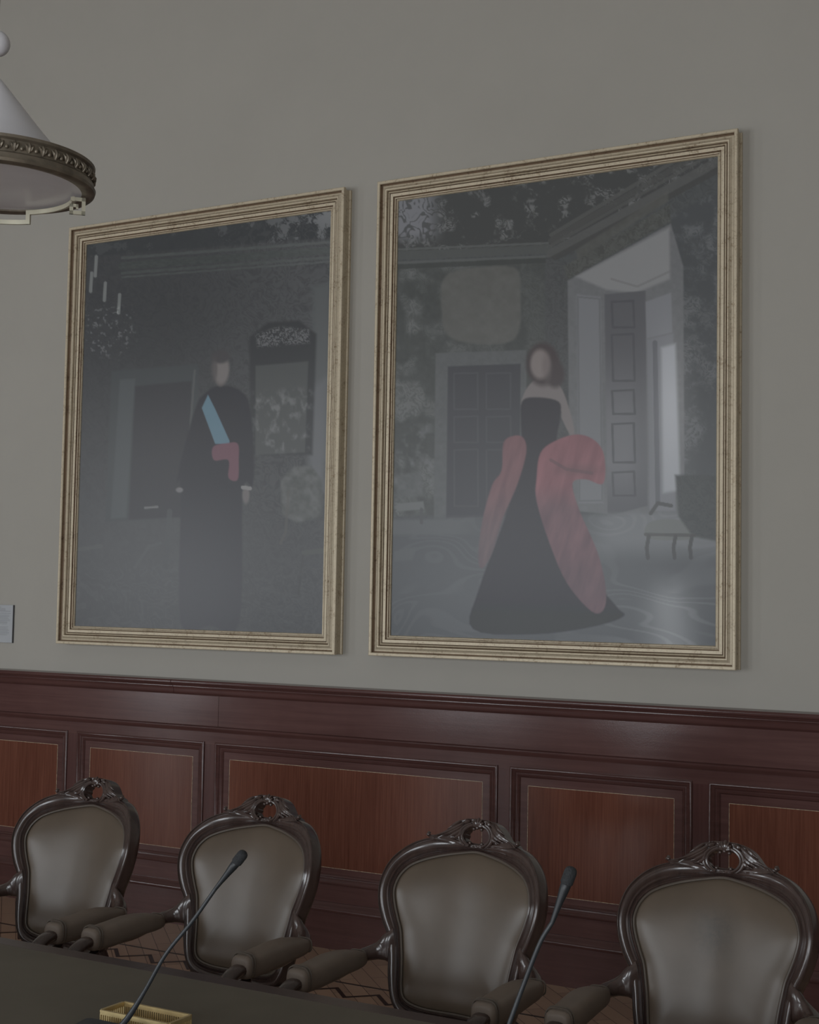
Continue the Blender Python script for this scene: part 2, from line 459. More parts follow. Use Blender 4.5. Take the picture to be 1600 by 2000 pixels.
def paint_left():
    c = Canvas([(166, 476), (643, 414), (627, 1238), (145, 1225)], 330, 440)
    X, Y = c.X, c.Y; cu = curls(X, Y, 34, 4); fine = fbm(X / 9, Y / 9, 3)
    rt = sstep(300, 640, X)
    base = 60 + 12 * rt * (1 - sstep(700, 1000, Y)) + 10 * (cu - .5) * (.4 + rt) * (1 - .6 * sstep(900, 1100, Y)) + 4 * (fine - .5) + 15 * sstep(820, 1180, Y)
    c.img = g3(base, (0, 1, 3))
    # ceiling with carved leaf frieze
    ytop = 545 - 32 * (X - 166) / 477
    cm = 1 - sstep(-4, 4, Y - ytop + 45)
    leaf = sstep(.47, .56, fbm(X / 24 + 3, Y / 24, 4) + .16 * (curls(X, Y, 22, 3) - .5) + .10 * sstep(-10, -60, Y - ytop) - .16 * sstep(590, 640, X) * sstep(470, 430, Y) + .08 * sstep(400, 250, X))
    lum = (66 + 32 * sstep(330, 640, X) + 20 * sstep(560, 640, X) * sstep(480, 420, Y))
    c.fill(cm, g3(lum * (1 - leaf) + (56 + 4 * (fine - .5) + 10 * rt * sstep(.75, .95, cu)) * leaf, (-1, 1, 3)))
    for off, w, col in ((-38, 4, 84), (-22, 14, 72), (-8, 4, 80), (0, 2, 84)):
        c.line([(236, 541 + off), (643, 514 + off)], w, g3(np.full(X.shape, col - 6.) + 14 * (fbm(X / 7, Y / 3, 2) - .5) + 14 * sstep(420, 640, X), (-2, 2, 1)), .8)
    # overdoor and doorway in the shadow
    c.poly([(215, 725), (385, 712), (383, 1010), (205, 1020)], (64, 67, 69), 3)
    c.poly([(232, 742), (262, 740), (245, 1012), (215, 1014)], (73, 77, 79), 3)
    c.poly([(262, 755), (372, 745), (368, 1010), (250, 1016)], (56, 56, 59), 3)
    c.line([(378, 725), (365, 900)], 3, (86, 88, 88), .7)
    # tall candles at the left edge
    for x, y, h in ((185, 500, 38), (203, 552, 34), (231, 575, 36), (176, 532, 36)):
        c.line([(x, y), (x - 2, y + h)], 5, (112, 115, 114))
    sp = sstep(.62, .8, fbm(X / 5, Y / 5, 2)) * poly_mask(X, Y, [(166, 600), (262, 600), (262, 665), (230, 700), (166, 690)], 8)
    c.addv(sp, 34)
    # pale wall and a plain looking-glass at the right
    c.poly([(606, 560), (640, 555), (634, 900), (606, 900)], (84, 87, 88), 10)
    c.poly([(596, 760), (634, 740), (630, 960), (600, 960)], (96, 98, 101), 12)
    c.poly([(484, 660), (520, 632), (580, 628), (614, 655), (606, 890), (486, 890)], (54, 55, 57), 4)
    c.poly([(496, 716), (598, 708), (592, 885), (496, 890)], (72, 74, 74), 2)
    m = poly_mask(X, Y, [(496, 655), (540, 640), (600, 645), (600, 672), (500, 680)], 4) * sstep(.6, .9, curls(X, Y, 14, 3))
    c.addv(m, 44)
    m = poly_mask(X, Y, [(490, 770), (606, 760), (600, 880), (490, 890)], 10) * sstep(.45, .85, fbm(X / 10, Y / 14, 4))
    c.addv(m, 34)
    # chair back, stool, table hints
    c.poly([(545, 940), (570, 912), (605, 912), (626, 940), (624, 1010), (575, 1022), (548, 1005)], g3(84 + 40 * (fbm(X / 13, Y / 13, 3) - .5), (0, 2, 1)), 3)
    c.line([(560, 960), (555, 1040), (545, 1062)], 4, (84, 82, 80), .6)
    c.line([(590, 1080), (625, 1076)], 8, (80, 82, 80), .8); c.line([(588, 1085), (580, 1160)], 3, (70, 71, 72), .8)
    c.line([(150, 1075), (196, 1068)], 6, (80, 82, 82), .7); c.line([(282, 993), (306, 991)], 3, (118, 118, 118), .8)
    c.line([(330, 1000), (322, 1110)], 9, (70, 72, 74), .7); c.line([(262, 1110), (290, 1068), (312, 1062)], 4, (80, 82, 84), .5)
    # floor
    fm = sstep(1080, 1130, Y) * sstep(.8, 1.0, curls(X, Y, 60, 5))
    c.addv(fm, 4)
    # an anonymous dark-clothed figure with a blue scarf and red waist cloth
    c.poly(smooth_poly([(383, 790), (400, 768), (418, 756), (447, 756), (468, 766), (484, 790), (493, 880), (491, 950), (472, 962), (466, 1215), (408, 1222), (352, 1218), (352, 960), (344, 940), (362, 860)]), np.stack([48 + 22 * sstep(900, 1200, Y)] * 3, -1) + np.array((0, 0, 4)), 3)
    c.poly([(392, 798), (404, 772), (418, 800), (446, 862), (446, 868), (418, 868)], (92, 124, 142), 1.2)
    c.poly(smooth_poly([(414, 874), (440, 867), (462, 868), (464, 900), (462, 938), (444, 934), (444, 900), (416, 900)]), (106, 72, 82), 1.5)
    c.ell((428, 738), (10, 18), (84, 78, 78), .2)
    c.ell((429, 722), (16, 30), (116, 110, 108), .25)
    c.ell((428, 698), (18, 13), (66, 64, 66), .3)
    c.ell((416, 722), (6, 24), (74, 70, 71), .5, .7)
    c.ell((478, 968), (7, 17), (104, 99, 98), .35); c.line([(472, 953), (486, 955)], 6, (132, 130, 130))
    c.ell((349, 958), (7, 5), (112, 110, 112), .3)
    return c

def paint_right():
    c = Canvas([(774, 390), (1400, 303), (1390, 1265), (757, 1243)], 400, 530)
    X, Y = c.X, c.Y; cu = curls(X, Y, 42, 4); cu2 = curls(X + 300, Y, 24, 3); fine = fbm(X / 8, Y / 8, 3)
    base = 66 + 8 * (cu - .5) * (1 - sstep(1000, 1040, Y)) + 7 * (fine - .5) + 8 * sstep(1010, 1200, Y)
    c.img = g3(base, (0, 2, 3))
    # left wall hanging of pale and dark scrolls
    lw = poly_mask(X, Y, [(765, 515), (1060, 500), (1060, 1000), (765, 1010)], 4)
    c.fill(lw, g3(62 + 34 * sstep(.35, .7, fbm(X / 40, Y / 40, 3)) * (cu2 * .7 + .3) * (.35 + .65 * sstep(1000, 780, X)) + 8 * (fine - .5), (0, 2, 1)))
    c.fill(poly_mask(X, Y, [(765, 860), (835, 820), (845, 960), (765, 960)], 16) * sstep(.4, .7, fbm(X / 20, Y / 20, 3)) * .7, (108, 110, 112))
    c.poly(smooth_poly([(862, 545), (900, 525), (1000, 522), (1012, 580), (1010, 640), (990, 668), (930, 672), (870, 655), (858, 600)]), g3(84 + 14 * (fbm(X / 14, Y / 14, 4) - .5), (1, 1, -2)), 4)
    # ceiling and cornices
    c.poly([(770, 385), (1405, 300), (1405, 330), (1330, 345), (1075, 482), (1062, 482), (770, 490)], g3(58 + 40 * sstep(.5, .72, fbm(X / 22, Y / 22, 4)) * sstep(.4, .9, cu2), (0, 1, 1)), 2)
    br = sstep(870, 820, X) * sstep(480, 450, Y)
    lf = sstep(.8, .95, curls(X, Y, 50, 3))
    c.fill(br * (1 - .75 * lf), (112, 113, 118))
    for dy, w, v in ((0, 3, 84), (12, 16, 74), (26, 3, 84), (34, 8, 58)):
        c.line([(770, 486 + dy), (1066, 474 + dy)], w, (v - 1, v + 1, v), .85)
    for dy, w, v in ((-60, 6, 76), (-44, 10, 68), (-30, 5, 74), (-8, 16, 77), (10, 10, 60)):
        c.line([(1072, 500 + dy * .7), (1405, 318 + dy)], w, (v, v, v - 1), .8)
    # right wall beyond the bay
    rw = poly_mask(X, Y, [(1305, 420), (1405, 370), (1400, 1010), (1330, 1010)], 4)
    c.fill(rw, g3(64 + 26 * sstep(.35, .7, fbm(X / 30, Y / 30, 4)) * cu2 + 6 * sstep(700, 1000, Y), (0, 2, 4)))
    c.poly([(1062, 500), (1104, 520), (1104, 1010), (1062, 690)], g3(62 + 9 * cu2, (0, 1, 2)), 3)
    c.poly([(1096, 520), (1304, 398), (1306, 432), (1104, 546)], g3(74 + 16 * (fbm(X / 10, Y / 10, 3) - .5) - 8 * (cu2 > .8), (0, 1, -1)), 2)
    c.poly([(1120, 488), (1300, 372), (1302, 392), (1124, 506)], g3(76 + 18 * (fbm(X / 16, Y / 16, 3) - .5), (1, 1, -2)), 3, .8)
    # doorway with plain panels
    c.poly([(846, 690), (1024, 684), (1020, 1010), (842, 1018)], g3(82 + 12 * (fine - .5), (0, 2, 3)), 2)
    c.poly([(870, 716), (1012, 711), (1008, 1010), (866, 1014)], (57, 57, 61), 2)
    for xa, xb in ((882, 928), (945, 992)):
        for ya, yb in ((730, 800), (815, 865), (880, 990)):
            c.line([(xa, ya), (xb, ya - 1), (xb, yb), (xa, yb), (xa, ya)], 2, (66, 66, 70), .8)
    # bright window bay
    c.poly([(1104, 548), (1306, 436), (1330, 520), (1330, 1020), (1118, 1000), (1106, 900)], g3(98 + 10 * (fine - .5), (0, 1, 3)), 2)
    c.poly([(1120, 540), (1303, 444), (1304, 545), (1238, 572), (1180, 566)], (128, 128, 129), 4)
    c.line([(1190, 545), (1240, 560), (1304, 530)], 3, (104, 104, 104), .6)
    c.poly([(1122, 575), (1168, 580), (1172, 985), (1124, 985)], (112, 113, 117), 3)
    c.line([(1124, 580), (1166, 584), (1170, 980), (1126, 980), (1124, 580)], 2, (92, 93, 95), .7)
    sm = poly_mask(X, Y, [(1176, 575), (1256, 568), (1258, 990), (1180, 1010)], 2)
    c.fill(sm, g3(78 + 30 * sstep(650, 850, Y) * sstep(1010, 900, Y) * (1 - .5 * sstep(1215, 1256, X)), (0, 0, 4)))
    for ya, yb in ((590, 640), (655, 745), (765, 810), (830, 905), (925, 970)):
        c.line([(1190, ya), (1232, ya - 2), (1234, yb), (1192, yb), (1190, ya)], 3, (64, 64, 68), .7)
    c.poly([(1256, 590), (1306, 572), (1308, 650), (1258, 662)], (116, 117, 122), 2)
    c.poly([(1258, 664), (1310, 652), (1312, 1000), (1262, 1000)], (112, 113, 118), 3)
    c.line([(1274, 670), (1278, 985)], 8, (80, 81, 86), .8)
    c.poly([(1286, 680), (1314, 672), (1322, 960), (1288, 965)], (158, 160, 166), 5)
    gl = np.exp(-(((X - 1306) / 38) ** 2 + ((Y - 800) / 140) ** 2)); c.addv(gl, 34)
    # floor, its marbling and the window's gleam
    fl = sstep(1006, 1022, Y + .02 * (X - 800))
    wq = vnoise(X / 120 + 3, Y / 60 + 8); mb = np.abs(np.sin(PI * 5 * vnoise(X / 130 + 2.0 * wq, Y / 55 + 2.0 * wq)))
    c.fill(fl, g3(73 + 9 * sstep(1000, 1200, Y) + 6 * sstep(.75, 1, mb) + 36 * sstep(1110, 1200, X) * sstep(1110, 1050, Y), (0, 2, 5)))
    c.fill(fl * sstep(960, 860, X) * sstep(1010, 1020, Y) * sstep(1052, 1040, Y), (86, 88, 90))
    st = np.exp(-((X - 1298 - .06 * (Y - 1180)) / (38 + .12 * (Y - 1150))) ** 2) * sstep(1105, 1190, Y)
    c.addv(st, 58)
    c.addv(fl * sstep(.82, 1, mb) * sstep(1120, 1220, X) * sstep(1100, 1180, Y), 9)
    # plain stools at the edges
    c.poly(smooth_poly([(1252, 1042), (1262, 1022), (1300, 1016), (1345, 1024), (1358, 1040), (1340, 1056), (1270, 1056)]), (104, 106, 104), 2)
    c.poly([(1312, 930), (1395, 930), (1395, 1060), (1345, 1050), (1318, 1010)], g3(60 + 8 * cu2, (0, 2, 2)), 4)
    for x in (1260, 1312, 1344):
        c.line([(x, 1050), (x - 4, 1072), (x - 2, 1092)], 6, (62, 62, 62), .9)
    c.line([(1264, 1005), (1278, 985), (1304, 990)], 6, (66, 66, 66), .9)
    c.line([(1254, 1046), (1350, 1048)], 5, (68, 67, 66), .8)
    c.poly([(770, 930), (818, 922), (822, 970), (770, 975)], g3(84 + 20 * (fine - .5), (0, 2, 2)), 4)
    c.poly([(770, 985), (822, 980), (824, 996), (770, 1000)], (98, 100, 100), 2)
    c.line([(818, 996), (818, 1022)], 5, (70, 71, 72), .9); c.poly([(765, 1078), (808, 1070), (800, 1095), (765, 1098)], (84, 86, 88), 3)
    # an anonymous figure: long dark gown, loose red mantle hanging at both sides
    c.poly(smooth_poly([(1040, 742), (1064, 740), (1086, 752), (1100, 780), (1116, 840), (1108, 850), (1092, 820), (1084, 800), (1018, 800), (1018, 770)]), (116, 108, 107), 2)
    c.ell((1055, 712), (32, 42), (58, 50, 51), .2); c.ell((1079, 732), (18, 26), (60, 53, 54), .3)
    c.ell((1050, 712), (19, 29), (124, 113, 110), .25)
    c.ell((1063, 718), (9, 26), (98, 88, 87), .6, .6)
    c.poly(smooth_poly([(1014, 786), (1040, 777), (1086, 786), (1088, 820), (1082, 870), (1100, 960), (1150, 1120), (1196, 1186), (1210, 1206), (1150, 1226), (1040, 1240), (918, 1230), (930, 1150), (985, 1000), (1012, 890), (1012, 830)]), (46, 44, 48), 2.5)
    fold = fbm(X / 16 + Y / 60, Y / 70, 3)
    redL = np.stack([112 + 40 * (fold - .45) - 22 * sstep(920, 1080, Y), 76 + 24 * (fold - .45), 80 + 22 * (fold - .45)], -1)
    c.poly(smooth_poly([(978, 866), (1000, 852), (1018, 858), (1022, 888), (1004, 950), (978, 1010), (956, 1080), (936, 1112), (928, 1090), (936, 1020), (955, 950), (974, 920)]), redL, 2)
    redR = np.stack([124 + 44 * (fold - .45) - 26 * sstep(940, 1000, Y) - 8 * sstep(1060, 1180, Y), 76 + 26 * (fold - .45) - 6 * sstep(940, 1000, Y), 82 + 26 * (fold - .45) - 6 * sstep(940, 1000, Y)], -1)
    c.poly(smooth_poly([(1050, 886), (1080, 862), (1122, 850), (1156, 862), (1174, 892), (1172, 946), (1138, 938), (1112, 946), (1126, 1000), (1160, 1080), (1176, 1150), (1172, 1192), (1148, 1196), (1100, 1140), (1066, 1060), (1042, 980), (1042, 936)]), redR, 2)
    c.line([(1070, 900), (1100, 918), (1150, 926)], 5, (84, 62, 66), .6)
    c.ell((1124, 920), (40, 10), (94, 66, 70), .8, .5)
    return c

def print_mesh(c, x0, x1, z0, z1, gain, veil):
    nu, nv = c.nu, c.nv
    co = np.zeros((nv, nu, 3)); co[..., 0] = x0 + (x1 - x0) * c.u; co[..., 1] = -.036; co[..., 2] = z1 - (z1 - z0) * c.v
    i = np.arange(nv * nu).reshape(nv, nu)
    q = np.stack([i[:-1, :-1], i[1:, :-1], i[1:, 1:], i[:-1, 1:]], -1).reshape(-1, 4)
    me = bpy.data.meshes.new('print')
    me.vertices.add(nv * nu); me.vertices.foreach_set('co', co.ravel())
    me.loops.add(q.size); me.loops.foreach_set('vertex_index', q.ravel().astype(np.int32))
    me.polygons.add(len(q)); me.polygons.foreach_set('loop_start', (np.arange(len(q)) * 4).astype(np.int32))
    me.update(calc_edges=True)
    # soft low-contrast print: lifted blacks with reflection haze painted in, stronger lower; muted lights
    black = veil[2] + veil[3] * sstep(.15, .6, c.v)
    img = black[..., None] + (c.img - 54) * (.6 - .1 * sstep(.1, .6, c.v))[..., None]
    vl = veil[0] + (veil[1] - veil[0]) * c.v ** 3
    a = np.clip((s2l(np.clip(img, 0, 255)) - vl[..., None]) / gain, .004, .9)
    rgba = np.concatenate([a, np.ones(a.shape[:2] + (1,))], -1).reshape(-1, 4)
    at = me.color_attributes.new('tone', 'FLOAT_COLOR', 'POINT')
    at.data.foreach_set('color', rgba.astype(np.float32).ravel())
    return me

k = NT('satin_photo_print')
at = k.n('ShaderNodeVertexColor'); at.layer_name = 'tone'
k.l(at.outputs['Color'], k.b.inputs['Base Color'])
k.set(Roughness=0.30); k.b.inputs['Specular IOR Level'].default_value = 0.37
f = k.noise(k.coords(), 6, 3); k.bump(f, .05, .002)
M['print'] = k.m
GAIN = 0.47
def picture(name, x0, x1, z0, z1, painter, label, veil):
    r = empty(name, ((x0 + x1) / 2, WY, z0))
    tag(r, label, 'picture', 'gilt-framed portraits on the wall')
    hx = (x1 - x0) / 2; h = z1 - z0
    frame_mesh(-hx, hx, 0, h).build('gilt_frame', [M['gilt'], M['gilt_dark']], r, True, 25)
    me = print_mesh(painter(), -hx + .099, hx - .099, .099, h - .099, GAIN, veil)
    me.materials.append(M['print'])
    p = bpy.data.objects.new('print', me); COL.objects.link(p); p.parent = r
    MB().box((-hx + .05, -.03, .05), (hx - .05, -.002, h - .05)).build('backing_board', M['edge'], r, False)
    return r
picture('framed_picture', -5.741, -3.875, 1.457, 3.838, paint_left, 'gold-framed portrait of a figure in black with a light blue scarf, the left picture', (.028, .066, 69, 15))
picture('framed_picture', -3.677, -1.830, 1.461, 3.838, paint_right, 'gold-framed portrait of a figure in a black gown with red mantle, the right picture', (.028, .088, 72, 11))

# wall plaque
pq = empty('wall_plaque', (-6.29, WY, 1.446)); tag(pq, 'small pale grey caption plaque on the wall left of the pictures', 'plaque')
MB().box((-.15, -.010, 0), (.147, 0, .22)).build('plaque_board', M['edge'], pq, False)
MB().box((-.15, -.0125, .001), (.145, -.009, .22)).build('plaque_face', M['white'], pq, False)
t = MB()
rt_ = np.random.RandomState(3)
for z, x1, h in ((.205, .05, .004), (.196, .085, .003), (.189, .085, .003), (.182, .125, .003), (.170, .128, .0025)):
    t.box((-.12, -.0132, z), (x1, -.012, z + h))
for blk, n, zt in ((0, 7, .160), (1, 2, .116), (2, 8, .092)):
    for i in range(n):
        t.box((-.12, -.0132, zt - i * .0068), (.10 + .028 * rt_.rand(), -.012, zt - i * .0068 + .0022))
t.build('caption_lines', M['text'], pq, False)

# ------------------------------------------------------------------ armchair
TILT, KC = math.tan(.265), 1.3
def ybase(x, z):
    return (z - .69) * TILT - KC * x * x
inner_h = [(0, .998), (.055, .9905), (.10, .982), (.13, .9745), (.165, .963), (.195, .947), (.216, .922), (.226, .893), (.2265, .868), (.219, .835), (.207, .80), (.194, .765), (.187, .73), (.180, .69), (.175, .65), (.170, .61), (.162, .583), (.140, .565), (.10, .554), (.05, .5505), (0, .5505)]
outer_h = [(0, 1.021), (.055, 1.026), (.10, 1.030), (.14, 1.029), (.18, 1.018), (.216, .996), (.246, .962), (.262, .918), (.265, .875), (.258, .832), (.244, .79), (.227, .755), (.219, .72), (.213, .68), (.208, .64), (.198, .595), (.182, .557), (.156, .532), (.109, .516), (.05, .511), (0, .512)]
def closed_curve(h, per=5):
    full = list(h) + [(-x, z) for x, z in h[1:-1][::-1]]
    return spline(full, per, True)
INN, OUT = closed_curve(inner_h), closed_curve(outer_h)
NO = len(INN)
# frame section: (fraction inner->outer, height towards the sitter)
fsec = [(0, -.006), (0, .006), (.03, .010), (.09, .012), (.15, .009), (.19, .004), (.23, .003), (.27, .008), (.33, .010), (.39, .007), (.43, .005), (.52, .0080), (.64, .0100), (.74, .0102), (.82, .0085), (.87, .0055), (.91, .006), (.95, .010), (.99, .008), (1.0, .002), (1.0, -.020), (.97, -.034), (.85, -.040), (.15, -.040), (.02, -.034)]
def back_pt(x, z, h):
    # point h in front of the curved back surface
    n = Vector((2 * KC * x * -1, -1, TILT)).normalized()
    return (x + n.x * h * .6, ybase(x, z) + n.y * h, z + n.z * h)
def chair_proto():
    r = empty('armchair')
    b = MB(); rings = []
    for i in range(NO):
        rings.append([back_pt(INN[i][0] + (OUT[i][0] - INN[i][0]) * s, INN[i][1] + (OUT[i][1] - INN[i][1]) * s, h) for s, h in fsec])
    b.loft(rings, loop=True)
    fr = b.build('back_frame', M['chairwood'], r, True, 50)
    # carved crest with a pierced opening
    hc = Vector((0, 1.0405)); oc = spline([(0, 1.089), (.03, 1.0885), (.056, 1.083), (.076, 1.073), (.092, 1.058), (.104, 1.045), (.118, 1.037), (.138, 1.033), (.150, 1.026), (.12, 1.018), (.06, 1.012), (0, 1.008)], 6)
    OC = np.array(list(map(tuple, oc)) + [(-x, z) for x, z in oc[1:-1][::-1]])
    nth, nr = 120, 16
    def outer_hit(th):
        d = np.array((math.sin(th), math.cos(th))); best = 0
        for i in range(len(OC)):
            p, q = OC[i] - hc, OC[(i + 1) % len(OC)] - hc
            e = q - p; den = d[0] * -e[1] + d[1] * e[0]
            if abs(den) < 1e-12: continue
            t = (p[0] * -e[1] + p[1] * e[0]) / den; s_ = (d[0] * p[1] - d[1] * p[0]) / den
            if -1e-6 <= s_ <= 1 + 1e-6 and t > best: best = t
        return best
    rings = []
    for a in range(nth):
        th = 2 * PI * a / nth; sx, cz = math.sin(th), math.cos(th)
        ri = 1 / ((abs(sx) / .040) ** 2.8 + (abs(cz) / .0255) ** 2.8) ** (1 / 2.8)
        ri *= 1 + .03 * math.cos(th * 18)
        ro = max(outer_hit(th), ri + .004); ring = []
        for j in range(nr + 1):
            s = j / nr; rr = ri + (ro - ri) * s
            x, z = sx * rr, hc.y + cz * rr
            h = .012 + .006 * math.exp(-((s - .16) / .1) ** 2) - .005 * math.exp(-((s - .34) / .07) ** 2)
            h += .0045 * max(0, s - .3) * math.cos(th * 14 + 9 * s) + .004 * math.exp(-((s - .95) / .08) ** 2)
            if j == 0: h = .006
            if cz < -.3: h = min(h, .012)
            ring.append(back_pt(x, z, h))
        for j in (nr, 0):
            s = j / nr; rr = ri + (ro - ri) * s
            ring.append(back_pt(sx * rr, hc.y + cz * rr, -.026))
        rings.append(ring)
    b = MB(); b.loft(rings, loop=True)
    for sg in (-1, 1):
        # acanthus leaves flowing down both flanks
        for q, (x0, z0, x1, z1, w) in enumerate(((.044, 1.078, .128, 1.036, .0052), (.050, 1.068, .112, 1.036, .005), (.048, 1.058, .098, 1.032, .0046), (.047, 1.047, .082, 1.028, .0042), (.060, 1.080, .098, 1.054, .004), (.03, 1.082, .052, 1.074, .0045))):
            pts, rad = [], []
            for i in range(13):
                t = i / 12; sag = math.sin(PI * t) * (.006 if q < 4 else .003)
                x = x0 + (x1 - x0) * t; z = z0 + (z1 - z0) * t - sag * (1 - .5 * q / 4)
                pts.append(back_pt(sg * x, z, .014 + .004 * math.sin(PI * t)))
                rad.append(1.2 * w * (.35 + .75 * math.sin(PI * min(1, t * 1.15 + .08)) ** .7) if t < .9 else w * .3)
            b.tube(pts, rad, 7)
        for x, z, rr in ((.013, 1.0605, .0056), (.020, 1.0200, .0056), (.151, 1.0365, .006)):
            b.ball(back_pt(sg * x, z, .014), rr, 8)
        b.tube([back_pt(sg * x, z, .010) for x, z in ((.125, 1.032), (.138, 1.031), (.149, 1.032), (.156, 1.037), (.153, 1.043), (.147, 1.041))], [.005, .005, .0045, .004, .0035, .003], 7)
        # C scrolls either side of the opening
        pts = []
        for i in range(15):
            t = math.radians(150 - 300 * i / 14 * .5 - 5)
            pts.append(back_pt(sg * (.046 * math.sin(math.radians(20 + 135 * i / 14)) + .002), 1.0405 + .032 * math.cos(math.radians(20 + 135 * i / 14)), .017))
        b.tube(pts, [.0042] * 15, 7)
        pts = [back_pt(sg * (.056 * math.sin(math.radians(24 + 116 * i / 14)) + .001), 1.0405 + .038 * math.cos(math.radians(24 + 116 * i / 14)), .016) for i in range(15)]
        b.tube(pts, list(.0046 * np.sin(np.linspace(.35, 2.8, 15)) + .0012), 7)
    cr = b.build('carved_crest', M['chairwood'], r, True, 50)
    b = MB()
    for i in range(-3, 4):
        a = i * .42; L = .026 - .0025 * abs(i)
        pts = [back_pt(math.sin(a) * L * t * 1.1, 1.066 + math.cos(a) * L * t, .016 + .004 * math.sin(PI * t)) for t in (0, .25, .5, .75, 1)]
        b.tube(pts, [.0025, .0035, .0045, .005, .003], 7)
    b.ball(back_pt(0, 1.064, .018), .006, 8)
    b.build('shell', M['chairwood'], cr)
    # leather pad and its welt
    b = MB(); rings = []; cx, cz = 0, .80
    for s in (1.0, .985, .96, .92, .86, .78, .68, .56, .43, .29, .15, .02):
        ring = []
        for i in range(NO):
            x = INN[i][0] * s; z = cz + (INN[i][1] - cz) * s
            h = -.004 + .034 * (1 - s ** 5) ** .75
            ring.append(back_pt(x, z, h))
        rings.append(ring)
    b.loft(rings, cap=True, cap0=False)
    b.build('back_pad', M['leather'], r, True, 80)
    b = MB(); b.tube([back_pt(INN[i][0] * .988, .8 + (INN[i][1] - .8) * .99, .007) for i in range(NO)], .0034, 6, loop=True)
    b.build('welt', M['leather_trim'], r)
    # outside back upholstery
    b = MB(); b.loft([[back_pt(INN[i][0] * s, cz + (INN[i][1] - cz) * s, -.030 - .01 * (1 - s ** 4)) for i in range(NO)] for s in (1.03, .9, .6, .3, .02)], cap=True, cap0=False)
    b.build('outside_back', M['leather'], r, True, 80)
    # seat
    def seat_ring(s, z):
        P = spline([(-.20, .01), (0, .02), (.20, .01), (.245, -.15), (.272, -.38), (.24, -.475), (0, -.505), (-.24, -.475), (-.272, -.38), (-.245, -.15)], 5, True)
        return [(x * s, -.23 + (y + .23) * s, z) for x, y in P]
    b = MB(); b.loft([seat_ring(1.0, .36), seat_ring(1.02, .375), seat_ring(1.02, .40), seat_ring(.99, .415)])
    b.build('seat_rail', M['chairwood'], r)
    b = MB(); b.loft([seat_ring(.97, .412), seat_ring(.985, .43), seat_ring(.97, .452), seat_ring(.88, .468), seat_ring(.6, .478), seat_ring(.2, .48)])
    b.build('seat', M['leather'], r, True, 80)
    for sg in (-1, 1):
        # front cabriole leg, rear splayed leg carrying the back
        P = spline([(.245 * sg, -.43, .39), (.258 * sg, -.452, .33), (.252 * sg, -.445, .22), (.238 * sg, -.43, .10), (.245 * sg, -.445, .03), (.252 * sg, -.455, .0)], 4)
        R_ = np.interp(np.linspace(0, 1, len(P)), [0, .2, .5, .8, .93, 1], [.034, .036, .024, .016, .019, .021])
        MB().tube(P, list(R_), 12).build('leg', M['chairwood'], r)
        P = spline([(.165 * sg, -.055, .545), (.175 * sg, -.03, .46), (.18 * sg, .0, .38), (.182 * sg, .05, .2), (.185 * sg, .12, .0)], 5)
        R_ = np.interp(np.linspace(0, 1, len(P)), [0, .4, 1], [.022, .024, .016])
        MB().tube(P, list(R_), 10).build('leg', M['chairwood'], r)
        # arm: flowing out of the back, under the pad, ending in a scroll, with a curved post
        def sweep(P, Wd, Ht, e=2.6, n=14):
            P = [Vector(p) for p in P]; rings = []
            for i, p in enumerate(P):
                t = (P[min(i + 1, len(P) - 1)] - P[max(i - 1, 0)]).normalized()
                sd = t.cross(Vector((0, 0, 1)))
                sd = sd.normalized() if sd.length > .2 else Vector((1, 0, 0))
                up = sd.cross(t)
                ring = []
                for k_ in range(n):
                    a = 2 * PI * k_ / n; c_, s_ = math.cos(a), math.sin(a)
                    ring.append(p + sd * (Wd[i] / 2 * math.copysign(abs(c_) ** (2 / e), c_)) + up * (Ht[i] / 2 * math.copysign(abs(s_) ** (2 / e), s_)))
                rings.append(ring)
            return rings
        ctrl = [(.206, ybase(.206, .715) + .010, .715), (.222, -.051, .712), (.241, -.056, .706), (.263, -.070, .699), (.283, -.108, .691), (.290, -.22, .668), (.291, -.32, .668), (.291, -.41, .680), (.291, -.455, .676), (.291, -.492, .654), (.291, -.498, .624), (.291, -.476, .606), (.291, -.458, .618)]
        P = spline([(x * sg, y, z) for x, y, z in ctrl], 4); n_ = len(P); u = np.linspace(0, 1, n_)
        Wd = np.interp(u, [0, .12, .3, .5, .75, 1], [.026, .030, .044, .050, .050, .042]); Ht = np.interp(u, [0, .07, .14, .22, .30, .38, .6, .8, 1], [.12, .095, .066, .047, .038, .034, .032, .028, .018])
        b = MB(); b.loft(sweep(P, Wd, Ht))
        # carved grooves along the front scroll
        for o_ in (-.011, .011):
            b.tube([(p[0] + o_, p[1] - .0, p[2] + .012) for p in P[int(n_ * .60):int(n_ * .76)]], .003, 6)
        arm = b.build('arm', M['chairwood'], r, True, 60)
        P = spline([(.291 * sg, -.40, .645), (.291 * sg, -.385, .60), (.286 * sg, -.345, .54), (.278 * sg, -.325, .48), (.27 * sg, -.335, .40)], 5)
        MB().tube(P, list(np.interp(np.linspace(0, 1, len(P)), [0, .5, 1], [.017, .016, .026])), 10).build('arm_post', M['chairwood'], r)
        # leather arm pad with rounded ends
        ys = [(-.096, .50), (-.103, .70), (-.12, .84), (-.15, .96), (-.20, 1.05), (-.26, 1.08), (-.34, 1.04), (-.395, .97), (-.416, .93), (-.426, .80), (-.428, .62)]
        rings = []
        for y, s in ys:
            dx = .286 + .004 * min(1, (-y - .1) / .15); ring = []
            zc = .686 + .008 * math.exp(-((y + .22) / .09) ** 2)
            for k_ in range(20):
                a = 2 * PI * k_ / 20; c_, s_ = math.cos(a), math.sin(a)
                ring.append((sg * dx + .038 * s * math.copysign(abs(c_) ** .55, c_), y, zc + float(np.interp(-y, [.09, .25, .40], [.027, .033, .036])) * s * math.copysign(abs(s_) ** .7, s_)))
            rings.append(ring)
